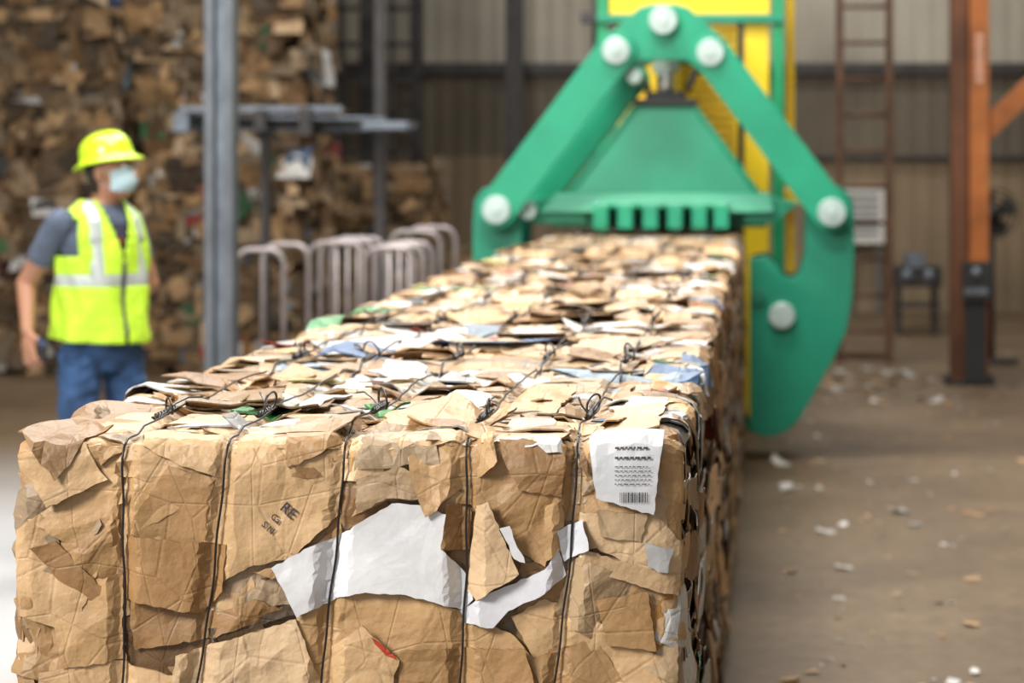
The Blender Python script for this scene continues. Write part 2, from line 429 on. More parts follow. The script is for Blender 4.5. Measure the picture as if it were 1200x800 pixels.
HF = {}
def front_details(acc, fm, cm, rng):
    W = (.76, .76, .78)
    T1 = (.53, .325, .15); T2 = (.42, .245, .105); T3 = (.31, .17, .068); T4 = (.68, .475, .28); T5 = (.60, .39, .20); T6 = (.46, .32, .185)
    D = [
     ([(27, 515), (150, 508), (140, 610), (90, 640), (26, 600)], T1, .012, .016, 0),
     ([(26, 600), (140, 600), (150, 800), (60, 800), (26, 700)], T2, .010, .020, 0),
     ([(150, 512), (262, 512), (250, 560), (205, 600), (150, 628)], T1, .014, .008, 0),
     ([(262, 512), (405, 508), (400, 600), (345, 652), (300, 660), (240, 690), (245, 590)], T5, .018, .007, 0),
     ([(150, 620), (200, 545), (262, 560), (250, 640), (200, 670)], T2, .016, .014, 0),
     ([(410, 510), (548, 508), (546, 590), (500, 585), (455, 585), (410, 606)], T1, .014, .020, 0),
     ([(300, 668), (345, 658), (400, 612), (405, 634), (350, 660), (322, 676)], T2, .020, .008, 0),
     ([(150, 625), (268, 636), (264, 690), (240, 716), (148, 700)], (.36, .20, .08), .028, .003, 0),
     ([(150, 700), (262, 715), (300, 700), (345, 715), (250, 745), (160, 760)], T3, .013, .014, 0),
     ([(210, 765), (350, 722), (378, 800), (205, 805)], T4, .026, .004, 0),
     ([(50, 785), (130, 770), (215, 790), (215, 815), (50, 815)], T5, .020, .006, 0),
     ([(350, 722), (400, 685), (440, 690), (500, 700), (545, 715), (600, 740), (655, 800), (560, 815), (380, 815)], T1, .016, .007, 0),
     ([(390, 755), (428, 728), (472, 768), (458, 812), (395, 812)], T5, .034, .003, 0),
     ([(440, 742), (460, 758), (470, 768), (456, 762)], (.5, .05, .02), .037, .001, 0),
     ([(472, 758), (618, 756), (632, 812), (470, 812)], T2, .028, .004, 0),
     ([(548, 520), (605, 512), (672, 526), (668, 590), (640, 662), (598, 640), (552, 590)], T2, .017, .012, 0),
     ([(585, 525), (665, 530), (660, 580), (610, 572)], T3, .024, .009, 0),
     ([(322, 662), (360, 640), (396, 628), (430, 606), (462, 587), (500, 590), (528, 600), (522, 640), (545, 668), (556, 700), (542, 713), (505, 700), (470, 692),
       (432, 690), (400, 697), (352, 720), (338, 690)], W, .030, .006, 3),
     ([(540, 714), (560, 700), (600, 682), (640, 664), (656, 640), (664, 672), (640, 692), (598, 712), (580, 732), (545, 728)], (.70, .70, .74), .028, .004, 3),
     ([(588, 615), (600, 612), (618, 655), (605, 650)], W, .036, .003, 3),
     ([(553, 640), (560, 590), (575, 584), (592, 625), (611, 668), (560, 700), (548, 690)], T4, .038, .004, 0),
     ([(526, 588), (553, 594), (552, 642), (520, 640)], T3, .035, .003, 0),
     ([(654, 620), (684, 606), (692, 640), (662, 656)], (.74, .75, .80), .044, .001, 3),
     ([(682, 520), (800, 515), (796, 640), (770, 640), (680, 600)], T1, .013, .011, 0),
     ([(680, 598), (770, 600), (795, 640), (792, 690), (700, 640), (676, 650)], T4, .018, .009, 0),
     ([(672, 650), (792, 690), (788, 800), (650, 720)], T6, .016, .014, 0),
     ([(640, 700), (690, 720), (780, 770), (790, 815), (650, 815), (600, 720)], T5, .015, .010, 0),
     ([(690, 520), (732, 514), (776, 517), (772, 560), (767, 600), (735, 590), (700, 580), (696, 552)], (.66, .67, .70), .030, .004, 3),
     ([(757, 632), (785, 640), (780, 668), (760, 660)], (.5, .5, .5), .030, .006, 3),
     ([(26, 620), (50, 600), (120, 660), (90, 740), (30, 720)], T5, .018, .014, 0),
     ([(60, 690), (145, 670), (146, 770), (80, 780)], T1, .022, .011, 0),
     ([(160, 506), (275, 504), (268, 560), (170, 530)], T5, .020, .005, 0),
     ([(330, 506), (400, 504), (398, 530), (340, 545)], T2, .024, .005, 0),
     ([(430, 503), (545, 500), (540, 525), (440, 535)], T5, .020, .005, 0),
     ([(560, 500), (670, 503), (672, 520), (565, 528)], T1, .022, .005, 0),
     ([(680, 640), (792, 672), (790, 696), (678, 660)], T4, .024, .003, 4),
     ([(30, 540), (100, 525), (130, 560), (60, 592)], T5, .022, .010, 0),
     ([(245, 735), (348, 706), (352, 716), (250, 748)], (.08, .05, .03), .016, .003, 0),
     ([(640, 590), (660, 582), (664, 640), (640, 655)], T1, .028, .003, 0),
     ([(620, 770), (700, 745), (735, 800), (640, 812)], T2, .020, .006, 0),
     ([(700, 700), (760, 690), (770, 760), (712, 752)], T2, .024, .005, 0),
     ([(40, 640), (70, 632), (128, 690), (110, 720)], T3, .022, .008, 0),
     ([(420, 560), (470, 545), (520, 560), (500, 584), (455, 582), (420, 600)], T6, .022, .008, 0),
     ([(700, 596), (760, 600), (752, 632), (706, 626)], T6, .024, .005, 0),
    ]
    for i, (poly, col, lift, cr, mat) in enumerate(D):
        P = [F2(p) for p in poly]
        HF[i] = sheet(acc, P, fm, col, lift, rng, (0, 0), cr, .009, .0045 if mat == 0 else .002, mat, press_fn, torn=.0018, lam0=.04 if mat == 0 else .08, lam1=.22)
    T = [([(-.62, .10), (-.52, .10), (-.44, .30), (-.56, .36), (-.66, .22)], T1, .026, (.0, .2)),
         ([(-.28, .12), (-.19, .10), (-.17, .33), (-.27, .34)], T4, .028, (.12, .06)),
         ([(-1.16, .04), (-.98, .05), (-.90, .32), (-1.12, .30)], T4, .016, (0, .03)),
         ([(-.98, .40), (-.82, .36), (-.78, .60), (-.95, .62)], (.64, .64, .60), .024, (0, .04)),
         ([(-.95, .34), (-.86, .30), (-.84, .40), (-.93, .41)], (.05, .20, .06), .028, (0, .05)),
         ([(-.72, .38), (-.68, .35), (-.65, .46), (-.70, .46)], (.07, .30, .08), .030, (0, .05)),
         ([(-.50, .35), (-.38, .33), (-.36, .62), (-.48, .60)], T1, .028, (-.05, .10)),
         ([(-.80, .06), (-.70, .04), (-.69, .24), (-.80, .26)], T3, .018, (.03, .05)),
         ([(-.45, .06), (-.33, .05), (-.32, .2), (-.44, .22)], T4, .020, (.03, .08)),
         ([(-.60, .42), (-.52, .40), (-.50, .55), (-.58, .56)], (.66, .66, .66), .026, (.03, .08)),
         ([(-.26, .40), (-.18, .42), (-.19, .52), (-.25, .50)], (.60, .61, .64), .026, (.03, .08))]
    for poly, col, lift, tl in T:
        sheet(acc, poly, fm, col, lift, rng, tl, .009, .014, .004, 0, press_fn)

def front_print(ob, fm):
    hf = HF[3]
    me_all = Acc()
    def put(txt, cx, cy, size, ang):
        cu = bpy.data.curves.new('t', 'FONT'); cu.body = txt; cu.size = size; cu.align_x = 'LEFT'; cu.resolution_u = 2; cu.offset = size*.02
        o = bpy.data.objects.new('t', cu); COL.objects.link(o)
        bpy.context.view_layer.update()
        me = bpy.data.meshes.new_from_object(o.evaluated_get(bpy.context.evaluated_depsgraph_get()))
        c0 = F2((cx, cy)); ca, sa = math.cos(ang), math.sin(ang)
        A = np.array([(c0[0]+v.co.x*ca-v.co.y*sa, c0[1]+v.co.x*sa+v.co.y*ca) for v in me.vertices])
        h = hf(A[:, 0], A[:, 1])+.003
        me_all.add(fm(A[:, 0], A[:, 1], h), [tuple(p.vertices) for p in me.polygons])
        bpy.data.objects.remove(o)
    a = math.radians(-42)
    put('RE', 330, 594, .024, a); put('Ca', 319, 604, .015, a); put('S N', 309, 613, .015, a)
    me_all.build('printed_lettering', [M_INK], ob)
    b = Acc(); hl = HF[27]; rr = random.Random(4)
    def q(x0, y0, x1, y1):
        P = [F2(p) for p in ((x0, y0), (x1, y0), (x1, y1), (x0, y1))]
        A = np.array(P); h = hl(A[:, 0], A[:, 1])+.003
        b.add(fm(A[:, 0], A[:, 1], h), [(0, 1, 2, 3)])
    x = 728
    while x < 760:
        w = rr.choice([.6, 1.0, 1.6]); q(x, 573, x+w, 585); x += w+rr.choice([.9, 1.4])
    for r in range(7):
        x = 722
        while x < 762:
            w = rr.uniform(2, 6); q(x, 533+r*5, min(x+w, 764), 534.1+r*5); x += w+1.6
    b.build('label_barcode', [M_DARKSTEEL], ob)

for i in range(9): make_bale(i)

# ------------------------------------------------------------------ grapple clamp (front plane Y = 13.2)
KS = .00475
def K(u, v): return ((u-901)*KS, 1.72-(v-174)*KS)
def mir(p): return (1558-p[0], p[1])
def disc_poly(c, r, n=28): return [(c[0]+r*math.cos(2*math.pi*k/n), c[1]+r*math.sin(2*math.pi*k/n)) for k in range(n)]
def bar_poly(a, b, w, n=10):
    ang = math.atan2(b[1]-a[1], b[0]-a[0]); o = []
    for k in range(n+1):
        t = ang+math.pi/2+math.pi*k/n; o.append((a[0]+w*math.cos(t), a[1]+w*math.sin(t)))
    for k in range(n+1):
        t = ang-math.pi/2+math.pi*k/n; o.append((b[0]+w*math.cos(t), b[1]+w*math.sin(t)))
    return o
g = Acc()
def kp(poly, y0, y1, mat=0): g.prism([K(*p) for p in poly], y0, y1, mat)
armR = [(943, 240), (948, 228), (960, 219), (975, 216), (989, 221), (998, 234), (1000, 262), (1000, 300), (998, 345), (991, 385), (975, 420), (955, 455), (938, 485),
        (924, 500), (908, 507), (890, 507), (879, 498), (879, 440), (879, 302), (898, 298), (910, 308), (918, 321), (928, 325), (937, 318), (943, 296)]
armL = [mir(p) for p in armR]
for arm in (armR, armL):
    kp(arm, 13.14, 13.20, 5); kp(arm, 13.62, 13.68, 5)
    out = [arm[i] for i in range(5, 17)]
    inn = [(p[0]+(8 if p[0] < 779 else -8), p[1]-3) for p in out]
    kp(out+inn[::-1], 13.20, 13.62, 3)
for sgn in (0, 1):
    ip = [(879, 302), (885, 302), (885, 500), (879, 498)]
    if sgn: ip = [mir(p) for p in ip]
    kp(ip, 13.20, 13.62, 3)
yoke = [(752, 12), (766, 8), (794, 8), (808, 12), (846, 45), (857, 62), (853, 80), (838, 90), (822, 86), (806, 72), (754, 72), (738, 86), (722, 90), (706, 80), (702, 62), (714, 45)]
for (y0, y1) in ((13.06, 13.13), (13.69, 13.76)):
    kp(yoke, y0, y1, 0)
for (y0, y1) in ((13.00, 13.055), (13.765, 13.82)):
    kp(bar_poly((726, 62), (589, 244), 22), y0, y1, 0)
    kp(bar_poly((834, 64), (972, 246), 22), y0, y1, 0)
kp(bar_poly((745, 90), (622, 246), 14), 13.5, 13.58, 0)
for c, r in (((780, 27), 16), ((726, 62), 15.5), ((834, 64), 15.5), ((589, 244), 16), ((973, 247), 16)):
    kp(disc_poly(c, r), 12.965, 13.85, 1)
    kp(disc_poly(c, r*.45), 12.955, 12.966, 1)
for c, r in (((622, 246), 10), ((745, 90), 9), ((916, 367), 15), ((642, 367), 15)):
    kp(disc_poly(c, r), 13.10, 13.72, 1)
kp(disc_poly((889, 346), 9), 13.12, 13.15, 3)
kp([(622, 234), (680, 225), (690, 262), (622, 262)], 13.22, 13.6, 0)
kp([(936, 238), (880, 225), (868, 262), (905, 262)], 13.22, 13.6, 0)
def frustum(z0, x0a, x0b, y0a, y0b, z1, x1a, x1b, y1a, y1b, mat=0):
    g.add([(x0a, y0a, z0), (x0b, y0a, z0), (x0b, y0b, z0), (x0a, y0b, z0), (x1a, y1a, z1), (x1b, y1a, z1), (x1b, y1b, z1), (x1a, y1b, z1)],
          [(0, 3, 2, 1), (4, 5, 6, 7), (0, 1, 5, 4), (1, 2, 6, 5), (2, 3, 7, 6), (3, 0, 4, 7)], mat=mat)
KX = lambda u: K(u, 0)[0]
KZ = lambda v: K(0, v)[1]
frustum(KZ(230), KX(662), KX(892), 13.26, 13.64, KZ(124), KX(742), KX(814), 13.32, 13.6)
frustum(KZ(248), KX(634), KX(908), 13.14, 13.66, KZ(226), KX(652), KX(902), 13.19, 13.66)
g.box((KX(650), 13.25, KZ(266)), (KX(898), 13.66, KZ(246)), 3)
for u in (700, 728, 757, 785, 813, 838):
    g.box((KX(u), 12.98, KZ(266)), (KX(u+17), 13.26, KZ(238)), 0)
g.box((KX(700), 13.0, KZ(242)), (KX(855), 13.26, KZ(236)), 0)
for sx in (1, -1):
    g.tube([(KX(778+sx*113), 13.26, KZ(230)), (KX(779+sx*34), 13.32, KZ(124))], .018, 0, 6)
g.box((KX(742), 13.28, KZ(124)), (KX(816), 13.62, KZ(116)), 2)
g.box((KX(756), 13.32, KZ(117)), (KX(802), 13.58, KZ(107)), 2)
g.tube([(KX(779), 13.45, KZ(108)), (KX(779), 13.45, KZ(60))], .052, 4, 20)
g.tube([(KX(779), 13.45, KZ(84)), (KX(779), 13.45, KZ(50))], .075, 1, 20)
g.tube([(KX(779), 13.45, KZ(30)), (KX(779), 14.535, KZ(30))], .12, 3, 16)
for dx in (-.10, .12):
    x = KX(779)+dx
    g.tube([(x, 13.5, 2.05), (x+dx*.5, 13.6, 2.2), (x+dx, 14.0, 2.35), (x+dx*.4, 14.5, 2.3)], .02, 2, 8)
g.build('bale_clamp_grapple', [M_GREEN, M_PIN, M_BLACK, M_GREEND, M_CHROME, M_GREENA], bevel=.006)

# ------------------------------------------------------------------ yellow/green lift mast behind the clamp
m = Acc(); Y = 14.6
def mb(u0, v0, u1, v1, d0, d1, mat):
    s = Y/2800
    m.box(((u0-901)*s, d0, max(1.72-(v1-174)*s, 0)), ((u1-901)*s, d1, 1.72-(v0-174)*s), mat)
mb(714, -70, 902, 18, 14.6, 15.2, 0)
mb(700, -60, 713, 560, 14.57, 14.70, 1)
mb(905, -60, 919, 560, 14.57, 14.70, 1)
mb(700, 17, 919, 27, 14.54, 14.58, 3)
mb(686, -40, 698, 560, 15.1, 15.3, 2)
mb(922, -60, 932, 560, 15.1, 15.25, 0)
mb(872, 27, 901, 560, 14.60, 14.80, 0)
mb(865, 20, 871, 560, 14.58, 14.63, 2)
mb(722, 28, 864, 216, 14.66, 15.3, 0)
for k in range(18): mb(796, 34+k*10, 860, 37+k*10, 14.64, 14.66, 4)
for k in range(18): mb(724, 34+k*10, 760, 37+k*10, 14.64, 14.66, 4)
mb(714, 28, 722, 560, 14.8, 15.2, 2)
mb(715, 216, 874, 560, 15.0, 15.3, 2)
mb(676, 10, 760, 24, 14.9, 15.0, 2)
mb(905, 225, 940, 240, 14.9, 15.4, 0)
mb(690, 480, 935, 560, 15.3, 15.9, 2)
m.build('lift_mast', [M_YEL, M_GREENM, M_DARKSTEEL, M_GREEN, M_YELD], bevel=.005)

# ------------------------------------------------------------------ worker
HX, HY = -2.715, 9.72
person = empty('warehouse_worker', (HX, HY, 0))
th = math.radians(50)
fv = Vector((math.sin(th), -math.cos(th), 0)); lv = Vector((math.cos(th), math.sin(th), 0)); up = Vector((0, 0, 1))
def ob_from_bm(bm, name, mats, parent=None, smooth=True):
    me = bpy.data.meshes.new(name); bm.to_mesh(me); bm.free()
    for mm in mats: me.materials.append(mm)
    if smooth:
        for p in me.polygons: p.use_smooth = True
    o = bpy.data.objects.new(name, me); COL.objects.link(o)
    if parent: o.parent = parent
    return o
bm = bmesh.new()
def ell(c, ax, rad, seg=20):
    r = bmesh.ops.create_uvsphere(bm, u_segments=seg, v_segments=seg//2+2, radius=1)
    for v in r['verts']:
        q = v.co; v.co = Vector(c)+ax[0]*q.x*rad[0]+ax[1]*q.y*rad[1]+ax[2]*q.z*rad[2]
def cap(a, b, ra, rb, seg=14):
    a = Vector(a); b = Vector(b); t = (b-a).normalized()
    s = t.orthogonal().normalized(); w = t.cross(s)
    rings = []
    N = 5
    for k in range(N+1):
        an = -math.pi/2+math.pi/2*k/N; rings.append((a+t*ra*math.sin(an), ra*math.cos(an)))
    for k in range(N+1):
        an = math.pi/2*k/N; rings.append((b+t*rb*math.sin(an), rb*math.cos(an)))
    vv = []
    for c, r in rings:
        r = max(r, .0004); vv.append([bm.verts.new(c+(s*math.cos(2*math.pi*k/seg)+w*math.sin(2*math.pi*k/seg))*r) for k in range(seg)])
    for i in range(len(vv)-1):
        for k in range(seg): bm.faces.new((vv[i][k], vv[i][(k+1) % seg], vv[i+1][(k+1) % seg], vv[i+1][k]))
    bm.faces.new(vv[0][::-1]); bm.faces.new(vv[-1])
def loft(rings, seg=36):
    vv = []
    for (c, w, d) in rings:
        vv.append([bm.verts.new(Vector(c)+lv*w*math.cos(2*math.pi*k/seg)+fv*d*math.sin(2*math.pi*k/seg)) for k in range(seg)])
    for i in range(len(vv)-1):
        for k in range(seg): bm.faces.new((vv[i][k], vv[i][(k+1) % seg], vv[i+1][(k+1) % seg], vv[i+1][k]))
    bm.faces.new(vv[0][::-1]); bm.faces.new(vv[-1])
loft([((0, 0, .82), .13, .09), ((0, 0, .88), .165, .118), ((0, 0, .95), .170, .122), ((0, 0, 1.04), .155, .112), ((0, 0, 1.14), .152, .110), ((0, 0, 1.26), .168, .118),
      ((0, 0, 1.36), .180, .118), ((0, 0.005, 1.44), .165, .098), ((0, .01, 1.485), .11, .074), ((0, .01, 1.515), .062, .060)])
hipR = -lv*.095; hipL = lv*.095
kR = hipR+Vector((-.030, -.02, .49))+fv*.02; kL = hipL+Vector((.035, -.01, .49))+fv*.02
aR = hipR+Vector((-.055, 0, .09))+fv*.0; aL = hipL+Vector((.050, .02, .09))-fv*.0
cap(hipR+up*.88, kR, .093, .068); cap(kR, aR, .068, .054); cap(hipL+up*.88, kL, .093, .068); cap(kL, aL, .068, .054)
for a, fd2 in ((aR, (fv-lv*.25).normalized()), (aL, (fv+lv*.25).normalized())):
    sd = Vector((-fd2.y, fd2.x, 0))
    ell(a+fd2*.06-up*.045, (fd2, sd, up), (.135, .048, .045)); ell(a-up*.03, (fd2, sd, up), (.06, .045, .06))
shR = -lv*.178+up*1.42-Vector((.012, 0, 0)); shL = lv*.155+up*1.415-fv*.02
elR = Vector((-.286, -.06, 1.175)); wrR = Vector((-.250, -.16, .990))
elL = Vector((.140, .21, 1.16)); wrL = Vector((-.01, .26, 1.04))
cap(shR, shR.lerp(elR, .55), .062, .056); cap(shR.lerp(elR, .5), elR, .045, .039); cap(elR, wrR, .041, .026)
cap(shL, shL.lerp(elL, .55), .056, .050); cap(shL.lerp(elL, .5), elL, .044, .038); cap(elL, wrL, .040, .026)
def hand(w, d, side, pal_n):
    d = d.normalized(); s = (side-d*side.dot(d)).normalized(); n = d.cross(s)
    if n.dot(pal_n) < 0: n = -n
    ell(w+d*.045, (d, s, n), (.055, .041, .017), 18)
    for k, (o, L_) in enumerate(((-.031, .062), (-.0105, .075), (.0105, .080), (.031, .072))):
        b = w+d*.085+s*o; dd = (d+s*o*4).normalized()
        p1 = b+dd*L_*.45+n*.006; p2 = p1+(dd+n*.8).normalized()*L_*.32; p3 = p2+(dd*.4+n*1.5).normalized()*L_*.25
        cap(b-dd*.02, p1, .0095, .0085, 10); cap(p1, p2, .0085, .0078, 10); cap(p2, p3, .0078, .0065, 10)
    b = w+d*.03+s*.034; t1 = (d*.6+s*.8+n*.3).normalized(); p1 = b+t1*.035; p2 = p1+(d*.9+s*.3+n*.4).normalized()*.03
    cap(b-t1*.01, p1, .013, .0105, 10); cap(p1, p2, .0105, .008, 10)
    return d, s, n
hd, hsd, hn = hand(wrR, Vector((.12, -.25, -1)), Vector((.75, -.6, 0)), Vector((.5, .8, 0)))
hand(wrL, Vector((-1, .1, -.35)), Vector((0, 0, 1)), Vector((0, 1, 0)))
ah = math.radians(78)
hf_ = Vector((math.sin(ah), -math.cos(ah), .10)).normalized(); hs = Vector((math.cos(ah), math.sin(ah), 0)); hu = hs.cross(hf_)
if hu.z < 0: hu = -hu
hc = Vector((.036, -.005, 1.628)); HA = (hf_, hs, hu)
cap((0, .012, 1.45), hc-hu*.06-hf_*.015, .060, .056)
ell(hc+hu*.015-hf_*.008, HA, (.098, .077, .093)); ell(hc+hf_*.028-hu*.035, HA, (.068, .060, .075)); ell(hc+hf_*.045-hu*.085, HA, (.042, .040, .032))
ell(hc+hf_*.088+hu*.025, HA, (.012, .045, .012))
cap(hc+hf_*.09+hu*.012, hc+hf_*.112-hu*.022, .008, .013, 10); ell(hc+hf_*.088-hu*.058, HA, (.012, .026, .010))
for s in (1, -1): ell(hc+hs*s*.076-hf_*.012-hu*.008, HA, (.020, .010, .034))
tmp = ob_from_bm(bm, 'tmp', [])
md = tmp.modifiers.new('r', 'REMESH'); md.mode = 'VOXEL'; md.voxel_size = .0048
ms = tmp.modifiers.new('s', 'SMOOTH'); ms.iterations = 4; ms.factor = .5
dg = bpy.context.evaluated_depsgraph_get(); bpy.context.view_layer.update()
me = bpy.data.meshes.new_from_object(tmp.evaluated_get(dg)); bpy.data.objects.remove(tmp)
M_SKIN = simple('skin', (.42, .205, .125), .5, 0, .06)
M_TEE = simple('tshirt_grey_blue', (.095, .12, .18), .85, 0, .15, 20, .3, 40)
M_TEED = simple('tshirt_front_print_dark', (.04, .04, .07), .85, 0, .2, 20)
M_JEAN = simple('jeans_denim', (.028, .075, .185), .85, 0, .45, 14, .6, 18)
M_HAIR = simple('dark_hair', (.02, .013, .01), .6, 0, .3, 40, .6, 120)
M_SHOE = simple('work_boots', (.05, .035, .025), .6)
for mm in (M_TEE, M_SKIN, M_JEAN, M_HAIR, M_SHOE, M_TEED): me.materials.append(mm)
def segd(P, a, b):
    a = np.array(a); b = np.array(b); d = b-a; t = np.clip(((P-a)@d)/(d@d), 0, 1); return np.linalg.norm(P-(a+t[:, None]*d), axis=1)
nv = len(me.vertices); co = np.zeros(nv*3); me.vertices.foreach_get('co', co); co = co.reshape(-1, 3)
cmask = ((co[:, 2] < .97) & (co[:, 2] > .1) & (co[:, 0] > -.20)).astype(float)
wv = .004*np.sin(co[:, 2]*60+co[:, 0]*35)+.003*np.sin(co[:, 2]*110-co[:, 0]*50)
co += cmask[:, None]*wv[:, None]*np.array(fv)[None]
me.vertices.foreach_set('co', co.ravel())
npg = len(me.polygons); ctr = np.zeros(npg*3); me.polygons.foreach_get('center', ctr); ctr = ctr.reshape(-1, 3)
mi = np.zeros(npg, dtype=np.int32)
fr_ = ctr@np.array(fv); la_ = ctr@np.array(lv)
mi[(ctr[:, 2] > 1.2) & (ctr[:, 2] < 1.42) & (fr_ > .05) & (np.abs(la_) < .10)] = 5
mi[(ctr[:, 2] < .99)] = 2; mi[ctr[:, 2] < .095] = 4
for sh, el, wr in ((shR, elR, wrR), (shL, elL, wrL)):
    d1 = np.minimum(segd(ctr, sh.lerp(el, .64), el), segd(ctr, el, wr))
    mi[d1 < .050] = 1
    tipv = Vector((.02, -.06, -.18)) if wr is wrR else Vector((-.17, .02, -.07))
    mi[segd(ctr, wr, wr+tipv) < .062] = 1
rel = ctr-np.array(hc); lf = rel@np.array(hf_); lu = rel@np.array(hu); ls = rel@np.array(hs)
headm = (ctr[:, 2] > 1.495); mi[headm] = 1
hair = headm & (((lf < -.028) & (lu > -.085)) | (lu > .062) | ((lf < .02) & (lu > .03))); mi[hair] = 3
me.polygons.foreach_set('material_index', mi)
me.polygons.foreach_set('use_smooth', [True]*npg)
body = bpy.data.objects.new('body', me); COL.objects.link(body); body.parent = person
sc_ = Acc(); c0 = wrR+hd*.095+hn*.026
def bx(c, a, b, d, ra, rb, rd):
    vs = [c+a*ra*i+b*rb*j+d*rd*k for k in (-1, 1) for j in (-1, 1) for i in (-1, 1)]
    sc_.add(vs, [(0, 2, 3, 1), (4, 5, 7, 6), (0, 1, 5, 4), (1, 3, 7, 5), (3, 2, 6, 7), (2, 0, 4, 6)])
bx(c0, hd, hsd, hn, .022, .062, .011); bx(c0+hsd*.05, hd, hsd, hn, .026, .018, .014)
sc_.build('handheld_scanner', [M_BLACK], person, .003)
bm = bmesh.new()
for s in (1, -1): ell(hc+hf_*.083+hs*s*.031+hu*.012, HA, (.012, .014, .010), 12)
ob_from_bm(bm, 'eyes', [M_WHITE], person)
bm = bmesh.new()
for s in (1, -1):
    ell(hc+hf_*.0935+hs*s*.031+hu*.012, HA, (.004, .006, .006), 10)
    ell(hc+hf_*.090+hs*s*.032+hu*.033, HA, (.006, .019, .004), 10)
ob_from_bm(bm, 'pupils_and_brows', [M_HAIR], person)
M_VEST = simple('hivis_yellow_vest', (.54, .86, .04), .7, 0, .10, 20, .5, 22)
M_REFL = simple('reflective_tape', (.50, .56, .54), .35, .2, .08)
M_LOGO = simple('shirt_print_red', (.45, .03, .04), .7)
vst = Acc(); seg = 112
prof = [(.945, .200, .175), (1.0, .196, .170), (1.06, .190, .163), (1.14, .186, .156), (1.22, .188, .153), (1.30, .190, .148), (1.37, .188, .138),
        (1.43, .174, .120), (1.465, .142, .100), (1.495, .105, .084), (1.51, .088, .076)]
zs = np.linspace(.945, 1.51, 62)
Wd = np.interp(zs, [p[0] for p in prof], [p[1] for p in prof]); Dp = np.interp(zs, [p[0] for p in prof], [p[2] for p in prof])
vs = []
for i, z in enumerate(zs):
    lo = max(0, (1.25-z)/.3)
    for k in range(seg):
        a = 2*math.pi*k/seg
        fold = (.006*math.sin(5*a+z*14)+.005*math.sin(11*a-z*23))*(1 if z < 1.35 else .3)+.008*lo*math.sin(7*a+1)
        p = lv*(Wd[i]+fold)*math.cos(a)+fv*(Dp[i]+fold)*math.sin(a)+up*(z-.012*math.sin(a+.6)*lo); vs.append(p)
groups = {0: [], 1: [], 2: []}
for i in range(len(zs)-1):
    for k in range(seg):
        z = (zs[i]+zs[i+1])/2; a = 2*math.pi*(k+.5)/seg; la = Wd[i]*math.cos(a); fr = math.sin(a)
        if fr > 0 and abs(la) < max(0, (z-1.25))*.26: continue
        if fr > 0 and z < 1.03 and abs(la) < (1.03-z)*.10: continue
        if abs(fr) < .55 and abs(math.cos(a)) > .84 and 1.29 < z < 1.44: continue
        f = (i*seg+k, i*seg+(k+1) % seg, (i+1)*seg+(k+1) % seg, (i+1)*seg+k)
        st = 0
        if 1.165 < z < 1.215: st = 1
        if z > 1.215 and .078 < abs(la) < .122 and abs(fr) > .3: st = 1
        if fr > 0 and abs(la) < .006 and z < 1.26: st = 2
        groups[st].append(f)
for k_ in (0, 1, 2): vst.add(vs, groups[k_], mat=k_, smooth=True)
vo = vst.build('safety_vest', [M_VEST, M_REFL, M_TEED], person)
sm = vo.modifiers.new('s', 'SOLIDIFY'); sm.thickness = .005
lg = Acc()
for k in range(2):
    c = fv*.122+up*(1.35-k*.022)
    lg.add([c-lv*.02, c+lv*.02, c+lv*.02+up*.010, c-lv*.02+up*.010], [(0, 1, 2, 3)])
lg.build('shirt_print', [M_LOGO], person)
M_HELM = simple('hardhat_lime', (.56, .86, .02), .3, 0, .03, 3, 0, 1, .5)
hm = Acc(); vs = []; seg = 56
e_u = (hu-hf_*.10).normalized(); e_f = (hf_+hu*.10).normalized(); hb = hc+hu*.040-hf_*.008
ringsH = [(1.30, 1.30, -.018), (1.31, 1.31, -.012), (1.16, 1.16, -.002), (1.06, 1.05, .010), (1.0, 1.0, .024), (.985, .985, .047), (.93, .93, .070), (.80, .80, .091), (.58, .58, .107), (.30, .30, .115), (.01, .01, .118)]
for (a_, b_, z) in ringsH:
    for k in range(seg):
        t = 2*math.pi*k/seg; x = .110*a_*math.cos(t); y = .098*b_*math.sin(t)
        if a_ > 1.1: x = x*(1.06 if x > 0 else 1.0)
        zz = z+(.008*math.exp(-(y/.013)**2)*(1 if z > .035 else 0))+(.010*(abs(math.sin(t))**2) if a_ > 1.1 else 0)
        vs.append(hb+e_f*x+hs*y+e_u*zz)
fs = [(i*seg+k, i*seg+(k+1) % seg, (i+1)*seg+(k+1) % seg, (i+1)*seg+k) for i in range(len(ringsH)-1) for k in range(seg)]
hm.add(vs, fs, smooth=True)
ho = hm.build('hard_hat', [M_HELM], person); sm = ho.modifiers.new('s', 'SOLIDIFY'); sm.thickness = .004
mk = Acc(); vs = []; nu, nvv = 22, 14
mc = hc-hu*.042
for j in range(nvv+1):
    for i in range(nu+1):
        a = (i/nu-.5)*2*1.25; b_ = (j/nvv-.5)*2
        rad = .100+.014*(1-b_*b_)*math.cos(a)-.020*max(0, -b_)**2+.0015*math.sin(j*2.6)
        vs.append(mc+hf_*(rad*math.cos(a)*.98+.004)+hs*(.074*math.sin(a))+hu*(b_*.052*(1-.28*(abs(a)/1.25)**2)))
mk.add(vs, [(j*(nu+1)+i, j*(nu+1)+i+1, (j+1)*(nu+1)+i+1, (j+1)*(nu+1)+i) for j in range(nvv) for i in range(nu)], smooth=True)
for s in (1, -1):
    e0 = mc+hs*s*.073+hf_*.034; ear = hc+hs*s*.080-hf_*.026
    mk.tube([e0+hu*.03, ear+hu*.02, ear-hu*.02, e0-hu*.03], .0016, 0, 6)
M_MASK = simple('surgical_mask', (.42, .58, .64), .8, 0, .05)
mk.build('face_mask', [M_MASK], person)

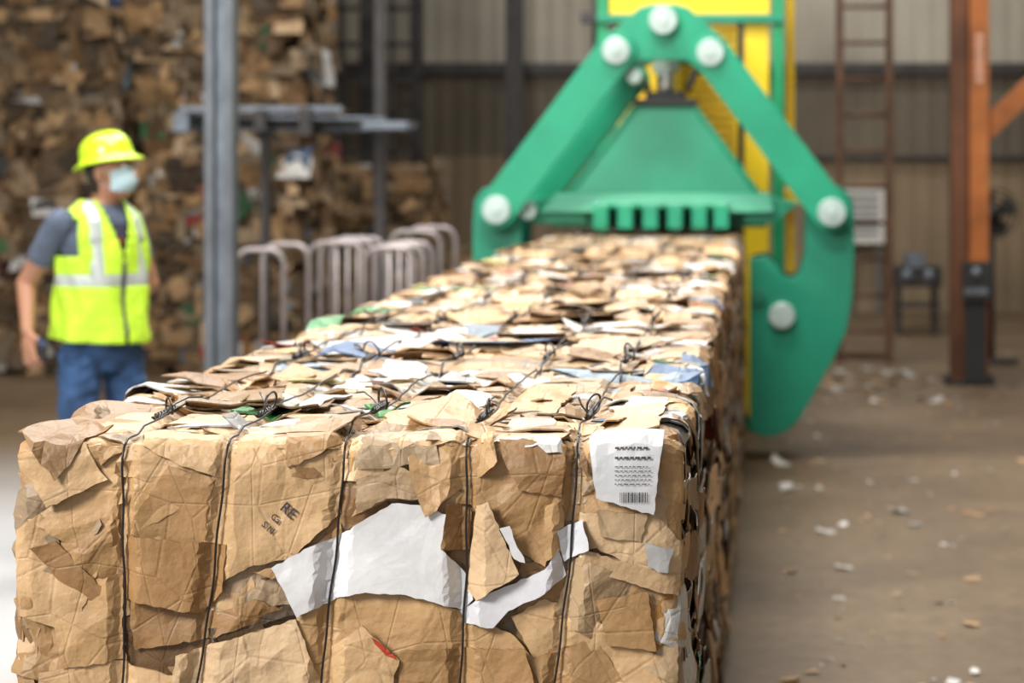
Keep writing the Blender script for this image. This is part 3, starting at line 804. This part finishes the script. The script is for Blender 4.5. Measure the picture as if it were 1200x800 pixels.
# ------------------------------------------------------------------ stacked bales in the back left
st = Acc(); rng = random.Random(77)
def far_bale(x0, x1, y0, y1, z0, z1, n):
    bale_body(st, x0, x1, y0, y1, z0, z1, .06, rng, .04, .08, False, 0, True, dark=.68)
    fm = edge_map((0, y0, z1), (1, 0, 0), (0, -1, 0), (0, 0, 1), .05)
    rm = edge_map((x1, 0, z1), (0, 1, 0), (0, 0, 1), (1, 0, 0), .05)
    for k in range(n):
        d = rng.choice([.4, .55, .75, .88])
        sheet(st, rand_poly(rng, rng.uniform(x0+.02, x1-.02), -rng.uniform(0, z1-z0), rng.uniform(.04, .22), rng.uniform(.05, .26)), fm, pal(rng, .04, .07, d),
              rng.uniform(-.03, .04), rng, (rng.uniform(-.4, .4), rng.uniform(-.4, .4)), .03, .09, .004)
    for k in range(n//3):
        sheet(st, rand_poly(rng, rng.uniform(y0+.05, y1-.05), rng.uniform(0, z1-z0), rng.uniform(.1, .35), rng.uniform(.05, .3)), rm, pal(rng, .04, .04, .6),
              rng.uniform(-.02, .05), rng, (rng.uniform(-.3, .3), rng.uniform(-.3, .3)), .03, .09, .004)
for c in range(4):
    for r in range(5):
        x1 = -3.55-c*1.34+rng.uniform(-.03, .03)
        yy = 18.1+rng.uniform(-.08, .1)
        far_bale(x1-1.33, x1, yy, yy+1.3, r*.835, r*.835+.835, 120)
for c in range(2):
    for r in range(2):
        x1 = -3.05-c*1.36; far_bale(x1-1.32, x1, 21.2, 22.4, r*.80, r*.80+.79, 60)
st.build('stacked_cardboard_bales', [M_CARDFAR])

# ------------------------------------------------------------------ steel structure
a = Acc()
x0, x1 = -2.835, -2.695; zt = 7.0
a.box((x0, 12.0, 0), (x0+.045, 12.14, zt), 0); a.box((x1-.045, 12.0, 0), (x1, 12.14, zt), 0); a.box((x0+.04, 12.05, 0), (x1-.04, 12.08, zt), 1)
a.box((x0-.06, 11.94, 0), (x1+.06, 12.20, .02), 0)
a.build('steel_column', [M_GREYSTEEL, M_GALV])
def post(name, u0, u1, Y, mat, z1=7.0, z0=0):
    b = Acc(); s = Y/2800; xa, xb = (u0-901)*s, (u1-901)*s; w = xb-xa
    b.box((xa, Y, z0), (xb, Y+w*.25, z1), 0); b.box((xa+w*.4, Y+w*.2, z0), (xb-w*.4, Y+w*.85, z1), 0); b.box((xa, Y+w*.8, z0), (xb, Y+w*1.05, z1), 0)
    return b.build(name, [mat])
post('wall_column', 421, 440, 24.0, M_DARKSTEEL); post('wall_column', 592, 612, 24.6, M_DARKSTEEL); post('wall_column', 480, 494, 24.6, M_DARKSTEEL)
b = Acc(); Y = 16.0; s = Y/2800
def rb(u0, v0, u1, v1, d0, d1, mat): b.box(((u0-901)*s, d0, max(0, 1.72-(v1-174)*s)), ((u1-901)*s, d1, 1.72-(v0-174)*s), mat)
rb(210, 124, 400, 131, 16, 16.1, 0); rb(208, 147, 470, 153, 16.3, 16.4, 0)
rb(205, 132, 222, 154, 15.95, 16.5, 0); rb(300, 128, 312, 150, 15.95, 16.5, 1); rb(352, 126, 366, 158, 15.95, 16.5, 1); rb(425, 142, 478, 151, 16, 16.4, 0)
rb(424, -120, 436, 600, 16.5, 16.62, 1); rb(286, 150, 295, 600, 16.5, 16.62, 1)
for k in range(9): b.tube([((215+k*3-901)*s, 16.05+k*.05, 1.72-(136-174+k % 3*4)*s), ((450-k*9-901)*s, 16.05+k*.05, 1.72-(140-174+k % 2*5)*s)], .016, k % 2, 8)
b.build('cantilever_rack', [M_GALV, M_DARKSTEEL])
b = Acc(); s = 23.5/2800
for v in (10, 52, 92, 135, 180, 225, 262):
    z = 1.72-(v-174)*s; b.box(((358-901)*s, 23.5, z-.025), ((492-901)*s, 23.58, z+.025))
for u in (358, 396, 456, 488): b.box(((u-901)*s, 23.5, 0), ((u+5-901)*s, 23.62, 3.6))
b.build('storage_frame', [M_DARKSTEEL])
b = Acc(); Y = 19.2; s = Y/2800
for u in (984, 1042):
    x = (u-901)*s; b.box((x-.03, Y, 0), (x+.03, Y+.05, 6.8))
for k in range(22):
    z = .25+k*.29; b.tube([((984-901)*s, Y+.025, z), ((1042-901)*s, Y+.025, z)], .017, 0, 8)
for k in range(4):
    z = .5+k*1.8; b.box(((984-901)*s-.02, Y+.05, z), ((984-901)*s+.02, Y+.35, z+.04)); b.box(((1042-901)*s-.02, Y+.05, z), ((1042-901)*s+.02, Y+.35, z+.04))
b.box(((980-901)*s, Y+.33, 0), ((1048-901)*s, Y+.38, .05))
b.build('steel_ladder', [M_RUST])
oc = empty('orange_crane_column', (0, 0, 0))
b = Acc(); Y = 17.4; s = Y/2800
X = lambda u: (u-901)*s
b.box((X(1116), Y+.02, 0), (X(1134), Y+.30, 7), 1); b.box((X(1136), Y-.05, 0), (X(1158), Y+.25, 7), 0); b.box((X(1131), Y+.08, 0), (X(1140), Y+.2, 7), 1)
b.box((X(1108), Y-.1, 0), (X(1166), Y+.35, .03), 2)
for dx in (1110, 1160): b.tube([(X(dx), Y-.05, .03), (X(dx), Y-.05, .08)], .025, 2, 8)
b.prism([(X(1156), 1.72-(168-174)*s), (X(1156), 1.72-(136-174)*s), (X(1320), 1.72-(-20-174)*s), (X(1320), 1.72-(12-174)*s)], Y, Y+.2, 0)
b.box((X(1312), Y-.05, 0), (X(1334), Y+.25, 7), 0)
for k in range(6): b.box((X(1143), Y-.055, 1.72-(40+k*10+7-174)*s), (X(1151), Y-.049, 1.72-(40+k*10-174)*s), 3)
b.build('column_frame', [M_ORANGE, M_ORANGED, M_DARKSTEEL, simple('faded_decal', (.6, .35, .25), .6)], oc)
b = Acc()
b.box((X(1126), Y-.18, 1.72-(350-174)*s), (X(1157), Y-.05, 1.72-(306-174)*s), 0)
b.box((X(1130), Y-.12, .03), (X(1154), Y-.05, 1.72-(350-174)*s), 0)
b.tube([(X(1142), Y-.2, 1.72-(318-174)*s), (X(1142), Y-.17, 1.72-(318-174)*s)], .04, 1, 12)
b.box((X(1128), Y-.19, 1.72-(343-174)*s), (X(1155), Y-.18, 1.72-(336-174)*s), 1)
b.build('control_box', [M_BLACK, M_GALV], oc)
b = Acc(); Y = 24.88; s = Y/2800
b.box(((988-901)*s, Y, 1.72-(285-174)*s), ((1036-901)*s, 25.06, 1.72-(222-174)*s), 0)
for k in range(6): b.box(((994-901)*s, Y-.01, 1.72-(276-174-k*9)*s), ((1030-901)*s, Y, 1.72-(272-174-k*9)*s), 1)
for u in (994, 1028): b.box(((u-901)*s, 24.95, 0), ((u+4-901)*s, 25.02, .9), 1)
b.build('electrical_panel', [M_WHITE, M_GREYSTEEL])
b = Acc(); Y = 22.0; s = Y/2800
x0, x1 = (1048-901)*s, (1104-901)*s; z1 = 1.72-(298-174)*s
b.box((x0, Y, z1-.30), (x1, Y+.5, z1-.12), 0); b.box((x0+.1, Y+.05, z1-.12), (x1-.15, Y+.4, z1), 1)
for xx in (x0+.03, x1-.07):
    for yy in (Y+.03, Y+.43): b.box((xx, yy, 0), (xx+.04, yy+.04, z1-.3), 0)
b.tube([(x0+.12, Y-.02, z1-.2), (x0+.12, Y, z1-.2)], .06, 1, 14); b.tube([(x1-.12, Y-.02, z1-.2), (x1-.12, Y, z1-.2)], .06, 1, 14)
b.box((x0, Y+.1, .25), (x1, Y+.4, .28), 0)
b.build('workbench_machine', [M_DARKSTEEL, M_GALV])
b = Acc(); Y = 19.0; s = Y/2800; cx, cz = (1164-901)*s, 1.72-(250-174)*s
for r in (.20, .15, .10, .05): b.tube([(cx+r*math.cos(t*.3142), Y, cz+r*math.sin(t*.3142)) for t in range(20)], .008, 0, 6, True)
b.tube([(cx, Y-.02, cz), (cx, Y+.2, cz)], .07, 0, 12)
for k in range(4):
    an = k*math.pi/2+.4; b.add([(cx, Y+.03, cz), (cx+.18*math.cos(an-.5), Y+.01, cz+.18*math.sin(an-.5)), (cx+.19*math.cos(an), Y+.03, cz+.19*math.sin(an)), (cx+.18*math.cos(an+.5), Y+.06, cz+.18*math.sin(an+.5))], [(0, 1, 2, 3)])
b.tube([(cx, Y+.15, cz), (cx, Y+.15, 0.02)], .025, 0, 8); b.tube([(cx, Y+.15, 0), (cx, Y+.15, .03)], .22, 0, 20)
b.build('pedestal_fan', [M_BLACK])
def pallets(x, y, n):
    b = Acc()
    for i in range(n):
        z = i*.14
        for k in range(3): b.box((x, y+k*.5, z), (x+1.2, y+k*.5+.09, z+.10))
        for k in range(7): b.box((x+k*.183, y, z+.10), (x+k*.183+.1, y+1.1, z+.14))
    return b.build('wooden_pallet_stack', [M_WOOD])
pallets(-2.75, 20.6, 6)

def trolley(xa, xb, ya, yb, zt, n):
    b = Acc(); r = .016
    for (y) in ([ya, yb] if n == 2 else [ya, (ya+yb)/2, yb]):
        pts = [(xa, y, .16)]+[(xa, y, zt-.08)]+[(xa+.08*(1-math.cos(t)), y, zt-.08+.08*math.sin(t)) for t in (.4, .8, 1.2, 1.57)]
        pts += [(xb-.08*(1-math.cos(t)), y, zt-.08+.08*math.sin(t)) for t in (1.57, 1.2, .8, .4)]+[(xb, y, zt-.08), (xb, y, .16)]
        b.tube(pts, r, 0, 10)
        b.tube([(xa, y, .55), (xb, y, .55)], .012, 0, 8)
        b.tube([((xa+xb)/2, y, .16), ((xa+xb)/2, y, zt*.98 if n == 3 else .55)], .010, 0, 8)
    b.box((xa-.03, ya-.03, .14), (xb+.03, yb+.03, .18), 1)
    for x in (xa+.03, xb-.03):
        for y in (ya+.05, yb-.05): b.tube([(x-.015, y, .06), (x+.015, y, .06)], .06, 2, 16); b.box((x-.006, y-.01, .06), (x+.006, y+.01, .14), 1)
    return b.build('hand_trolley', [M_TUBE, M_DARKSTEEL, M_BLACK])
trolley(-2.90, -2.64, 13.0, 13.7, 1.17, 2); trolley(-2.58, -2.27, 13.4, 14.1, 1.19, 3); trolley(-2.20, -1.93, 13.0, 13.7, 1.18, 3)
trolley(-2.28, -1.98, 14.4, 15.1, 1.22, 2)

# ------------------------------------------------------------------ room shell
def floor_mat():
    m, nt, b = new_mat('concrete_floor'); N, L = nt.nodes, nt.links
    tc = N.new('ShaderNodeTexCoord')
    n = N.new('ShaderNodeTexNoise'); n.inputs['Scale'].default_value = .9; n.inputs['Detail'].default_value = 8; n.inputs['Roughness'].default_value = .65
    L.new(tc.outputs['Object'], n.inputs['Vector'])
    r = N.new('ShaderNodeValToRGB'); e = r.color_ramp.elements; e[0].position = .32; e[0].color = (.080, .051, .027, 1); e[1].position = .68; e[1].color = (.175, .120, .068, 1)
    L.new(n.outputs['Fac'], r.inputs['Fac'])
    n2 = N.new('ShaderNodeTexNoise'); n2.inputs['Scale'].default_value = 14; n2.inputs['Detail'].default_value = 6
    L.new(tc.outputs['Object'], n2.inputs['Vector'])
    mr = N.new('ShaderNodeMapRange'); mr.inputs['To Min'].default_value = .5; mr.inputs['To Max'].default_value = 1.5; L.new(n2.outputs['Fac'], mr.inputs['Value'])
    sc = N.new('ShaderNodeVectorMath'); sc.operation = 'SCALE'; L.new(r.outputs['Color'], sc.inputs[0]); L.new(mr.outputs['Result'], sc.inputs['Scale'])
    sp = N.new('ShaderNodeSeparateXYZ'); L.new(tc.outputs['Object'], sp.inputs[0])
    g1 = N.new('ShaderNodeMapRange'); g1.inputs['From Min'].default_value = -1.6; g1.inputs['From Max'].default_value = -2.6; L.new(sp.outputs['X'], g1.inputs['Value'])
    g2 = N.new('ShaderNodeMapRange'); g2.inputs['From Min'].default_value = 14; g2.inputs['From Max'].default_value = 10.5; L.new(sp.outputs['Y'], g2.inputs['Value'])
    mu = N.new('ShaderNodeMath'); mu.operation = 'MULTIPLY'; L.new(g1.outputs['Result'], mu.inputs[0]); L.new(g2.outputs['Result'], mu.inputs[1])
    mx = N.new('ShaderNodeMix'); mx.data_type = 'RGBA'; L.new(mu.outputs['Value'], mx.inputs['Factor']); L.new(sc.outputs['Vector'], mx.inputs['A']); mx.inputs['B'].default_value = (.40, .40, .41, 1)  # door brightness on the left floor painted in as lighter grey
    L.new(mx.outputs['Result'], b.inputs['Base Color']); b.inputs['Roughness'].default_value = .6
    bp = N.new('ShaderNodeBump'); bp.inputs['Strength'].default_value = .3; bp.inputs['Distance'].default_value = .02; L.new(n2.outputs['Fac'], bp.inputs['Height']); L.new(bp.outputs['Normal'], b.inputs['Normal'])
    return m
def wall_mat():
    m, nt, b = new_mat('corrugated_wall'); N, L = nt.nodes, nt.links
    tc = N.new('ShaderNodeTexCoord'); sp = N.new('ShaderNodeSeparateXYZ'); L.new(tc.outputs['Object'], sp.inputs[0])
    r = N.new('ShaderNodeValToRGB'); r.color_ramp.interpolation = 'CONSTANT'
    dv = N.new('ShaderNodeMath'); dv.operation = 'DIVIDE'; dv.inputs[1].default_value = 7.0; L.new(sp.outputs['Z'], dv.inputs[0]); L.new(dv.outputs['Value'], r.inputs['Fac'])
    e = r.color_ramp.elements; e[0].position = 0; e[0].color = (.25, .185, .115, 1); e[1].position = 1.62/7; e[1].color = (.135, .112, .08, 1)
    k = e.new(2.58/7); k.color = (.41, .375, .31, 1)
    w = N.new('ShaderNodeTexWave'); w.inputs['Scale'].default_value = 1.6; w.inputs['Distortion'].default_value = 0; L.new(tc.outputs['Object'], w.inputs['Vector'])
    n = N.new('ShaderNodeTexNoise'); n.inputs['Scale'].default_value = .8; n.inputs['Detail'].default_value = 5; L.new(tc.outputs['Object'], n.inputs['Vector'])
    mr = N.new('ShaderNodeMapRange'); mr.inputs['From Min'].default_value = .3; mr.inputs['From Max'].default_value = .7; mr.inputs['To Min'].default_value = .75; mr.inputs['To Max'].default_value = 1.25; L.new(n.outputs['Fac'], mr.inputs['Value'])
    sc = N.new('ShaderNodeVectorMath'); sc.operation = 'SCALE'; L.new(r.outputs['Color'], sc.inputs[0]); L.new(mr.outputs['Result'], sc.inputs['Scale'])
    L.new(sc.outputs['Vector'], b.inputs['Base Color']); b.inputs['Roughness'].default_value = .7
    bp = N.new('ShaderNodeBump'); bp.inputs['Strength'].default_value = .5; bp.inputs['Distance'].default_value = .04; L.new(w.outputs['Fac'], bp.inputs['Height']); L.new(bp.outputs['Normal'], b.inputs['Normal'])
    return m
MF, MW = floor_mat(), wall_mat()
def slab(name, a_, b_, mat): q = Acc(); q.box(a_, b_); return q.build(name, [mat])
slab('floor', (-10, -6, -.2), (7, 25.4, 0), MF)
slab('wall_back', (-10, 25.2, 0), (7, 25.4, 7), MW)
slab('wall_left', (-10.2, -6, 0), (-10, 25.4, 7), MW)
slab('wall_right', (7, -6, 0), (7.2, 25.4, 7), MW)
slab('ceiling', (-10.2, -6, 7), (7.2, 25.4, 7.2), simple('ceiling_paint', (.4, .39, .37), .8))
b = Acc()
b.box((-10, 25.08, 2.50), (7, 25.2, 2.62)); b.box((-10, 25.08, 4.9), (7, 25.2, 5.0)); b.build('trim_1', [M_DARKSTEEL])
b = Acc(); b.box((.1, 25.10, 1.60), (7, 25.2, 1.65)); b.build('trim_2', [M_DARKSTEEL])

# litter
lt = Acc(); rng = random.Random(5)
def fl(u, v, h): return np.stack([np.asarray(u), np.asarray(v), np.asarray(h)], 1)
for k in range(420):
    if rng.random() < .88: x = .02+abs(rng.gauss(0, 1.1)); y = rng.uniform(6, 22)
    else: x = rng.uniform(-4.5, -1.6); y = rng.uniform(12, 17)
    sz = rng.choice([.012, .015, .02, .025, .03, .05])*rng.uniform(.7, 1.3)
    sheet(lt, rand_poly(rng, x, y, sz, sz*1.2), fl, pal(rng, .34, .05, .2), .004+sz*.08, rng, (rng.uniform(-.15, .15), rng.uniform(-.15, .15)), .008, sz*.6, .002, hmin=.003)
for (x, y, sz) in ((.62, 11.3, .09), (.31, 9.8, .07), (.256, 10.7, .08), (.26, 9.15, .055), (.75, 12.4, .08), (.1, 12.0, .07), (.06, 13, .09)):
    sheet(lt, rand_poly(rng, x, y, sz, sz), fl, (.5, .48, .45), .014, rng, (rng.uniform(-.2, .2), rng.uniform(-.2, .2)), .04, sz*.3, .002, hmin=.003)
for k in range(60):
    x = rng.uniform(0.3, 1.2); y = rng.uniform(16, 18.5)
    sheet(lt, rand_poly(rng, x, y, .08, .08), fl, pal(rng, .2, .05, .35), .01, rng, (0, 0), .02, .05, .002, hmin=.003)
lt.build('floor_litter', [M_CARD])

# ------------------------------------------------------------------ light
w = bpy.data.worlds.new('World'); scene.world = w; w.use_nodes = True
bg = w.node_tree.nodes['Background']; bg.inputs[0].default_value = (.92, .96, 1, 1); bg.inputs[1].default_value = .66
def area(name, loc, target, sx, sy, power, col=(1, 1, 1)):
    l = bpy.data.lights.new(name, 'AREA'); l.shape = 'RECTANGLE'; l.size = sx; l.size_y = sy; l.energy = power; l.color = col
    o = bpy.data.objects.new(name, l); COL.objects.link(o); o.location = loc
    o.rotation_euler = (Vector(target)-Vector(loc)).to_track_quat('-Z', 'Y').to_euler(); return o
area('dock_door_daylight', (-5.5, -.6, 5.6), (-.8, 6, 1), 2.4, 2.2, 860, (1, .97, .92))
for i, (x, y, p) in enumerate(((-1, 7.0, 520), (-1.2, 11.5, 420), (-1.2, 16.5, 180), (2.5, 16, 105), (-4.2, 10, 310), (1, 22, 175))):
    area('high_bay_lamp', (x, y, 6.8), (x, y+.001, 0), 3, 1.2, p, (1, .97, .92))

# ------------------------------------------------------------------ camera
cam = bpy.data.cameras.new('camera'); co_ = bpy.data.objects.new('camera', cam); COL.objects.link(co_)
co_.location = (0, 0, 1.72); co_.rotation_euler = (math.radians(90), 0, 0)
cam.sensor_width = 36; cam.lens = 84; cam.shift_x = -301/1200; cam.shift_y = -226/1200
cam.dof.use_dof = True; cam.dof.focus_distance = 4.0; cam.dof.aperture_fstop = 4.0
cam.clip_end = 200
scene.camera = co_
